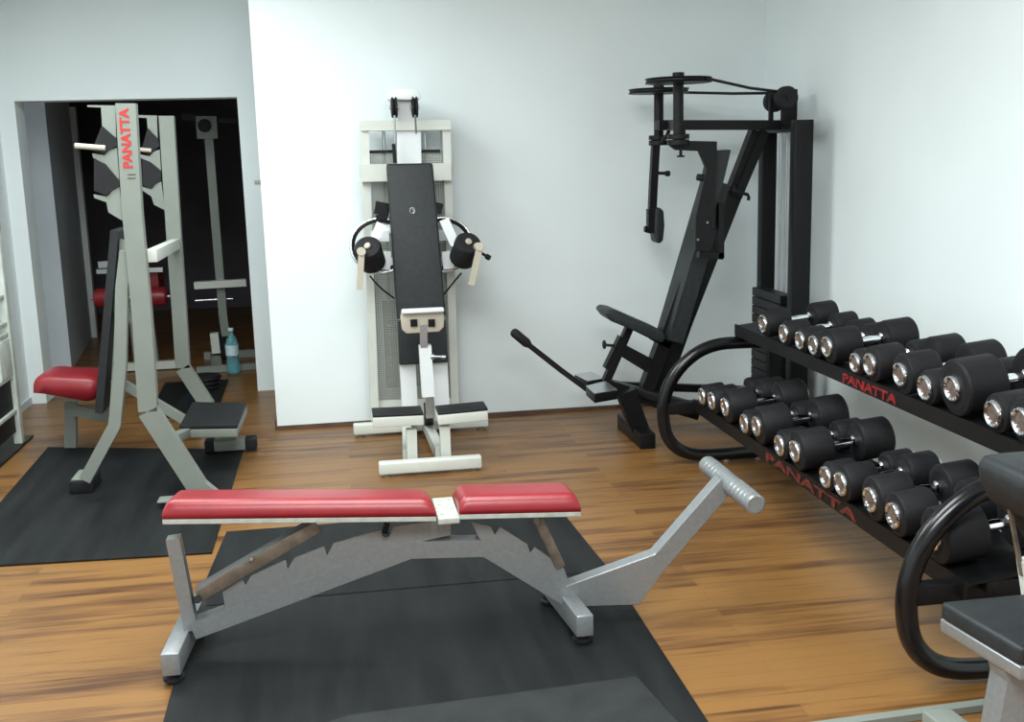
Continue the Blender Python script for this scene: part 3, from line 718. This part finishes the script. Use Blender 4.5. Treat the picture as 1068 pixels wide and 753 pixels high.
# ------------------------------------------------------------------ dumbbell rack
TILT = math.radians(5.5)
SL, SU = (1.73, .350), (1.945, .722)      # lip top x, z of both tiers
def rack():
    t = thing('dumbbell_rack', 'long black two-tier dumbbell rack with looped tube ends along the right wall', 'rack', (1.95, 3.9, 0))
    y0, y1 = 2.76, 5.22
    for (lx, lz), name in ((SL, 'lower_tray'), (SU, 'upper_tray')):
        b = MB(); dx = .30; dz = dx*math.tan(TILT)
        prof = [(lx-.002, lz-.058), (lx-.002, lz), (lx+.006, lz), (lx+.01, lz-.006), (lx+dx, lz+dz-.006), (lx+dx, lz+dz-.014), (lx+.006, lz-.016), (lx+.006, lz-.058)]
        b.prism([V((x, y0, z)) for x, z in prof], (0, y1-y0, 0))
        for xx in (.07, .22):
            b.rng(lx+xx, lx+xx+.03, y0, y1, lz+xx*math.tan(TILT)-.05, lz+xx*math.tan(TILT)-.016, .003)
        tr = b.build(name, BLACK, t)
        if name == 'upper_tray':
            ya, yb = PX(880, 397, lx).y, PX(936, 423, lx).y
        else: ya, yb = PX(800, 476, lx).y, PX(895, 541, lx).y
        lettering('PANATTA', (lx-.0035, ya, lz-.05), (0, -1, 0), (0, 0, 1), .036, ya-yb, DIMRED if lz > .5 else SHADERED, tr, bold=.03)
    for Y in (y1+.04, 2.82):
        pts = [(2.16, .615), (1.98, .620), (1.87, .618), (1.77, .588), (1.68, .52), (1.615, .43), (1.585, .33), (1.583, .25), (1.60, .155), (1.655, .085), (1.73, .050), (1.83, .040), (2.10, .040)]
        MB().tube(chaikin([V((x, Y, z)) for x, z in pts], 2), .032, 16).build('end_loop', GLOSS, t)
        MB().rng(1.59, 1.98, Y-.025, Y+.025, .27, .33).build('tray_bracket', BLACK, t)
        MB().path([V((2.17, Y, .03)), V((2.17, Y, .65))], .07, .05).build('end_post', BLACK, t)
        MB().rng(1.97, 2.26, Y-.025, Y+.025, .645, .70).build('tray_bracket', BLACK, t)
        MB().cyl((1.92, Y, 0), (1.92, Y, .035), .02).build('rubber_foot', STEEL, t)
        MB().cyl((2.09, Y, 0), (2.09, Y, .035), .02).build('rubber_foot', STEEL, t)
    return t
rack()
def dumbbell(tier, y, r, label, shift=0.):
    lx, lz = SL if tier == 'lower' else SU
    hl = .055+r*.95; gap = .115; total = 2*hl+gap
    d = V((math.cos(TILT), 0, math.sin(TILT))); nrm = V((-math.sin(TILT), 0, math.cos(TILT)))
    o = V((lx-.010+shift, y, lz-.010*math.tan(TILT))) + nrm*(r+.001)
    t = thing('dumbbell', label, 'dumbbell', tuple(o - nrm*r + d*total/2), 'dumbbells on the %s tier' % tier)
    for s in (0, 1):
        a = o + d*(0 if s == 0 else hl+gap)
        hd = MB().lathe(a, d, [(0, r*.72), (.004, r*.94), (.012, r), (hl-.010, r), (hl-.003, r*.93), (hl, r*.6)], 36).build('head', RUBM, t)
        e, dd = (a, -d) if s == 0 else (a+d*hl, d)
        cr = min(.043, r*.74)
        cap = MB().lathe(e, dd, [(-.002, cr*1.02), (.005, cr*1.04), (.011, cr*.97), (.013, cr*.86), (.009, cr*.68), (.004, cr*.66)], 36).build('end_cap', CHROME, hd)
        MB().lathe(e, dd, [(.001, cr*.64), (.0065, cr*.62), (.008, cr*.3), (.0085, cr*.1)], 28).build('emblem', BRONZE, cap)
    MB().lathe(o+d*(hl-.003), d, [(0, .022), (.006, .024), (.014, .024), (.020, .016), (.028, .0155), (.058, .019), (.088, .0155), (.100, .016), (.106, .024), (.115, .024), (.121, .022)], 24).build('handle', CHROME, t)
up_y = [4.80, 4.56, 4.385, 4.25, 4.12, 3.875, 3.755, 3.53, 3.365, 3.195, 2.97, 2.83]
up_r = [.064, .056, .054, .056, .072, .052, .068, .074, .060, .094, .062, .072]
lo_y = [5.03, 4.885, 4.70, 4.46, 4.315, 4.07, 3.915, 3.645, 3.52, 3.30, 3.145, 2.905]
lo_r = [.056, .066, .078, .058, .082, .062, .080, .055, .066, .078, .074, .088]
ordn = ['first', 'second', 'third', 'fourth', 'fifth', 'sixth', 'seventh', 'eighth', 'ninth', 'tenth', 'eleventh', 'last']
def size(r): return 'small' if r < .06 else 'medium' if r < .07 else 'large' if r < .09 else 'very large'
for k in range(12):
    for tier, ys, rs in (('upper', up_y, up_r), ('lower', lo_y, lo_r)):
        r = rs[k]
        for kk in (k-1, k+1):          # keep neighbours from touching
            if 0 <= kk < 12: r = min(r, abs(ys[k]-ys[kk])*r/(r+rs[kk])-.001) if abs(ys[k]-ys[kk]) < r+rs[kk] else r
        where = {0: 'at the far left end of the %s tier' % tier, 11: 'at the near right end of the %s tier' % tier}.get(k, '%s from the far left end of the %s tier' % (ordn[k], tier))
        dumbbell(tier, ys[k], r, '%s black dumbbell, %s' % (size(rs[k]), where))

# ------------------------------------------------------------------ bench at the right edge, close to the camera
def near_bench():
    t = thing('adjustable_bench', 'silver-framed bench with black vinyl seat cut by the right edge of the photo', 'bench', (1.75, 2.3, 0))
    z = .46
    a = PZ(981, 627, z); b = PZ(1059, 672, z)
    x0 = (a.x+b.x)/2
    q = [V((b.x, b.y-.02, z)), V((b.x+.55, b.y-.05, z)), V((a.x+.55, a.y-.0, z)), V((a.x, a.y, z))]
    MB().hexa([p-V((0, 0, .045)) for p in q], q, .012, 3).build('seat', VINYLB, t)
    MB().hexa([p-V((-.004, 0, .082)) for p in q], [p-V((0, 0, .046)) for p in q], .004, 2).build('seat_frame', SILVER, t)
    # backrest leaning above the seat, drooping edge to the front
    prof = P([(1018, 484), (1024, 474), (1045, 471), (1100, 467), (1150, 480), (1130, 620), (1085, 610), (1066, 560), (1050, 535), (1030, 520), (1020, 500)], 2.50)
    MB().prism(prof, (0, -.26, 0), .02, 3).build('backrest', VINYLB, t)
    MB().path([PY(1053, 530, 2.42), PY(1066, 600, 2.42)], .008, .012).build('strut', WORN, t)
    MB().path([PY(1069, 583, 2.42), PY(1075, 625, 2.42)], .03, .03).build('bracket', CREAM, t)
    c = PY(1053, 690, 2.22)
    MB().path(P([(1052, 684), (1056, 702), (1048, 745), (1040, 800), (1036, 840)], 2.22), .07, .07).build('leg', SILVER, t)
    e = PY(1040, 806, 2.22)
    s0, s1 = PZ(860, 756, .012), PZ(1075, 727, .012)
    MB().path([s0-V((.3, .02, 0)), V((s1.x+.2, s1.y, .012))], .032, .02, (0, 0, 1)).build('floor_rail', GREY, t)
    f = PZ(972, 741, .07)
    MB().hexa([V((f.x-.03, f.y, .01)), V((f.x+.05, f.y, .01)), V((f.x+.13, f.y-.75, .01)), V((f.x+.05, f.y-.75, .01))],
              [V((f.x-.03, f.y, .075)), V((f.x+.05, f.y, .075)), V((f.x+.13, f.y-.75, .075)), V((f.x+.05, f.y-.75, .075))], .005, 2).build('foot_tube', GREY, t)
    MB().rng(f.x-.02, f.x+.04, f.y-.05, f.y-.01, 0, .012, .002).build('rubber_foot', RUBBER, t)
near_bench()

# ------------------------------------------------------------------ white frame machine at the left edge
def left_tower():
    t = thing('weight_tower', 'worn white weight tower on a dark base plate by the left wall', 'gym machine', (-2.03, 6.4, 0))
    X = -2.045
    MB().rng(-2.115, PZ(41, 455).x-.03, 5.9, PZ(30, 456).y, .0005, .012, .001).build('base_plate', BLACK, t)
    a, b, c = PY(-2, 240, 6.60), PY(10, 330, 6.60), PY(21.5, 455, 6.60)
    MB().rng(b.x-.045, b.x, 6.57, 6.63, .013, a.z).build('upright', TOWERW, t)
    MB().rng(b.x-.045, b.x, 5.95, 6.01, .013, a.z).build('upright', TOWERW, t)
    for y in (309, 337, 348, 392, 428):
        z = PY(8, y, 6.58).z
        MB().rng(b.x-.03, b.x-.008, 6.01, 6.57, z-.012, z+.012).build('rung', TOWERW, t)
    MB().rng(b.x-.02, b.x-.004, 6.35, 6.57, PY(8, 390, 6.58).z, PY(8, 352, 6.58).z).build('cover_plate', TOWERW, t)
    MB().rng(b.x-.035, b.x-.022, 6.1, 6.56, PY(8, 450, 6.58).z, PY(8, 396, 6.58).z).build('weight_block', RUBBER, t)
    MB().rng(b.x-.045, b.x, 5.95, 6.63, a.z, a.z+.05).build('top_bar', TOWERW, t)
left_tower()
tag(MB().tube(chaikin([PY(11, 225, 7.0), PY(13, 255, 7.0), PY(15, 262, 7.0)], 1), .010, 8).rng(XL, XL+.03, 6.98, 7.02, PY(11, 226, 7.).z-.02, PY(11, 226, 7.).z+.02).build('wall_hook', CREAM), 'small white hook fixed on the left wall above the weight tower', 'hook')
bpy.data.objects['wall_hook'].location.x = XL+.018

# ------------------------------------------------------------------ things beyond the doorway
def cable_column():
    Y = 9.0
    t = thing('pulley_station', 'grey pulley station with a high mast standing in the dark back room', 'gym machine', (-.95, 9.0, 0))
    MB().path(P([(218, 142), (224, 220), (233, 330), (236, 350)], Y), .065, .06).build('mast', GREY, t)
    a = MB().path(P([(205.5, 133), (227, 133)], Y-.02), .17, .08); hd = a.build('mast_head', GREY, t)
    MB().lathe(PY(213, 131, Y-.08), (0, 1, 0), [(0, .04), (.004, .05), (.03, .05), (.034, .04)]).build('pulley', RUBBER, hd)
    MB().path(P([(203, 297.5), (257, 294.5)], Y-.06), .055, .08).build('cross_bar', CREAM, t)
    MB().cyl(PY(203, 313.5, Y), PY(243, 311.5, Y), .007).build('thin_rod', CHROME, t)
    z0 = .03
    def g(x, y): p = PZ(x, y, .03); return p
    MB().path([g(205, 386), g(272, 381)], .05, .05, (0, 0, 1)).build('base_bar', GREY, t)
    MB().path([g(213, 371), g(272, 367.5)], .06, .06, (0, 0, 1)).build('base_bar', GREY, t)
    p = g(226, 385); q = g(224, 370)
    MB().path([g(226, 384), g(225, 371)], .08, .05, (0, 0, 1)).build('base_link', GREY, t)
    MB().path(P([(223.5, 347), (226, 368)], Y), .065, .06).build('lower_post', CREAM, t)
    MB().path(P([(235, 350), (238, 372)], Y+.1), .1, .1).build('weight_block', RUBBER, t)
    MB().path(P([(190, 121), (206, 124)], Y), .05, .05).path(P([(227, 126), (256, 126)], Y), .03, .05).build('top_arm', BLACK, t)
cable_column()
def leg_curl():
    Y = 8.75
    t = thing('leg_curl_bench', 'grey bench with a round red roller pad seen through the doorway', 'bench', (-1.35, 8.75, 0))
    a, b = PY(98, 311, Y), PY(175, 309, Y)
    L = (b-a).length
    for s0, s1 in ((0, .42), (.58, 1)):
        p, q = a.lerp(b, s0), a.lerp(b, s1); d = q-p
        MB().lathe(p, d, [(0, .045), (.015, .068), (.04, .074), (d.length-.04, .074), (d.length-.015, .068), (d.length, .045)]).build('roller_pad', VINYLR, t)
    MB().cyl(a-V((.02, 0, 0)), b+V((.02, 0, 0)), .014).build('roller_axle', STEEL, t)
    c = a.lerp(b, .5)
    MB().path([V((c.x, Y+.02, c.z-.07)), V((c.x+.0, Y+.06, .05))], .06, .05).build('post', GREY, t)
    MB().path([V((c.x, Y+.08, c.z-.10)), V((c.x, Y+.08, c.z+.35))], .06, .05).build('post', GREY, t)
    MB().path(P([(101, 283), (170, 281)], Y+.1), .035, .04).path(P([(103, 276), (118, 275)], Y+.08), .05, .05).build('cross_bar', STEEL, t)
    MB().path([PZ(122, 383, .04), PZ(192, 379, .04)], .06, .06, (0, 0, 1)).build('base_bar', CREAM, t)
    p = PY(160, 345, Y)
    MB().path(P([(155, 318), (163, 378)], Y+.12), .05, .06).build('post', GREY, t)
    MB().path(P([(145, 291), (168, 290)], Y+.3), .16, .3).build('seat', VINYLR, t)
leg_curl()
q = [PZ(126, 440), PZ(190, 436), PZ(200, 398), PZ(143, 402)]
def dark_mat():
    m = mat_obj([V((-1.25, 7.05, 0)), V((-.82, 7.05, 0)), V((-.85, 8.2, 0)), V((-1.3, 8.2, 0))], .001, .010, 'narrow black rubber mat running through the doorway behind the grey rack')
dark_mat()
def plate_stand():
    t = thing('weight_plate_stack', 'low stack of black weight plates on the floor behind the grey rack upright', 'weight plates', (-.98, 7.9, .011))
    for k in range(3):
        MB().lathe((-1.0+.01*k, 7.9, .012+.032*k), (0, 0, 1), [(0, .10), (.006, .115), (.024, .115), (.030, .10)]).build('weight_plate', RUBBER, t)
plate_stand()
def bottle():
    p = PZ(244, 389); t = thing('water_bottle', 'clear cyan plastic water bottle on the floor in the doorway', 'bottle', (p.x, p.y, 0))
    s = 1.12
    MB().lathe((p.x, p.y, .001), (0, 0, 1), [(0, .036*s), (.01, .043*s), (.09*s, .043*s), (.10*s, .040*s), (.11*s, .043*s), (.20*s, .043*s), (.235*s, .034*s), (.262*s, .018*s), (.275*s, .015*s), (.29*s, .015*s)], 24).build('bottle_body', PET, t)
    MB().lathe((p.x, p.y, .125*s), (0, 0, 1), [(0, .0440*s), (.001, .0448*s), (.07*s, .0448*s), (.071*s, .044*s)], 24).build('paper_label', LABELW, t)
    MB().lathe((p.x, p.y, .29*s), (0, 0, 1), [(0, .017*s), (.003, .019*s), (.018*s, .019*s), (.02*s, .016*s)], 24).build('cap', LABELW, t)
bottle()
# socket on the wall beside the doorway
p = PY(269, 190, YB)
s = PY(268.5, 190, YD)
tag(MB().rng(s.x-.02, s.x+.02, YD-.012, YD-.001, s.z-.012, s.z+.012, .002).build('wall_switch', BEIGE), 'tiny beige switch on the white wall right of the doorway', 'switch')

# ------------------------------------------------------------------ light
def area(name, loc, size, size_y, power, col=(1, 1, 1), rot=(0, 0, 0)):
    l = bpy.data.lights.new(name, 'AREA'); l.shape = 'RECTANGLE'; l.size = size; l.size_y = size_y; l.energy = power; l.color = col
    o = bpy.data.objects.new(name, l); C.objects.link(o); o.location = loc; o.rotation_euler = rot; return o
area('ceiling_lamp', (-1.15, 4.95, ZT-.06), 1.4, 1.6, 58, (.93, 1, .99))
area('ceiling_lamp', (.2, 3.2, ZT-.06), 1.4, 1.2, 62, (.93, 1, 1))
area('ceiling_lamp', (.1, .6, ZT-.06), 1.5, 1.2, 112, (.95, 1, 1))
wd = bpy.data.worlds.new('world'); bpy.context.scene.world = wd; wd.use_nodes = True
wd.node_tree.nodes['Background'].inputs['Color'].default_value = (.9, .97, 1, 1)
wd.node_tree.nodes['Background'].inputs['Strength'].default_value = .55

vs = bpy.context.scene.view_settings
vs.view_transform = 'Standard'; vs.look = 'None'; vs.gamma = 1; vs.use_curve_mapping = False; vs.exposure = .47
for o in bpy.data.objects:
    if '_o' in o: del o['_o']
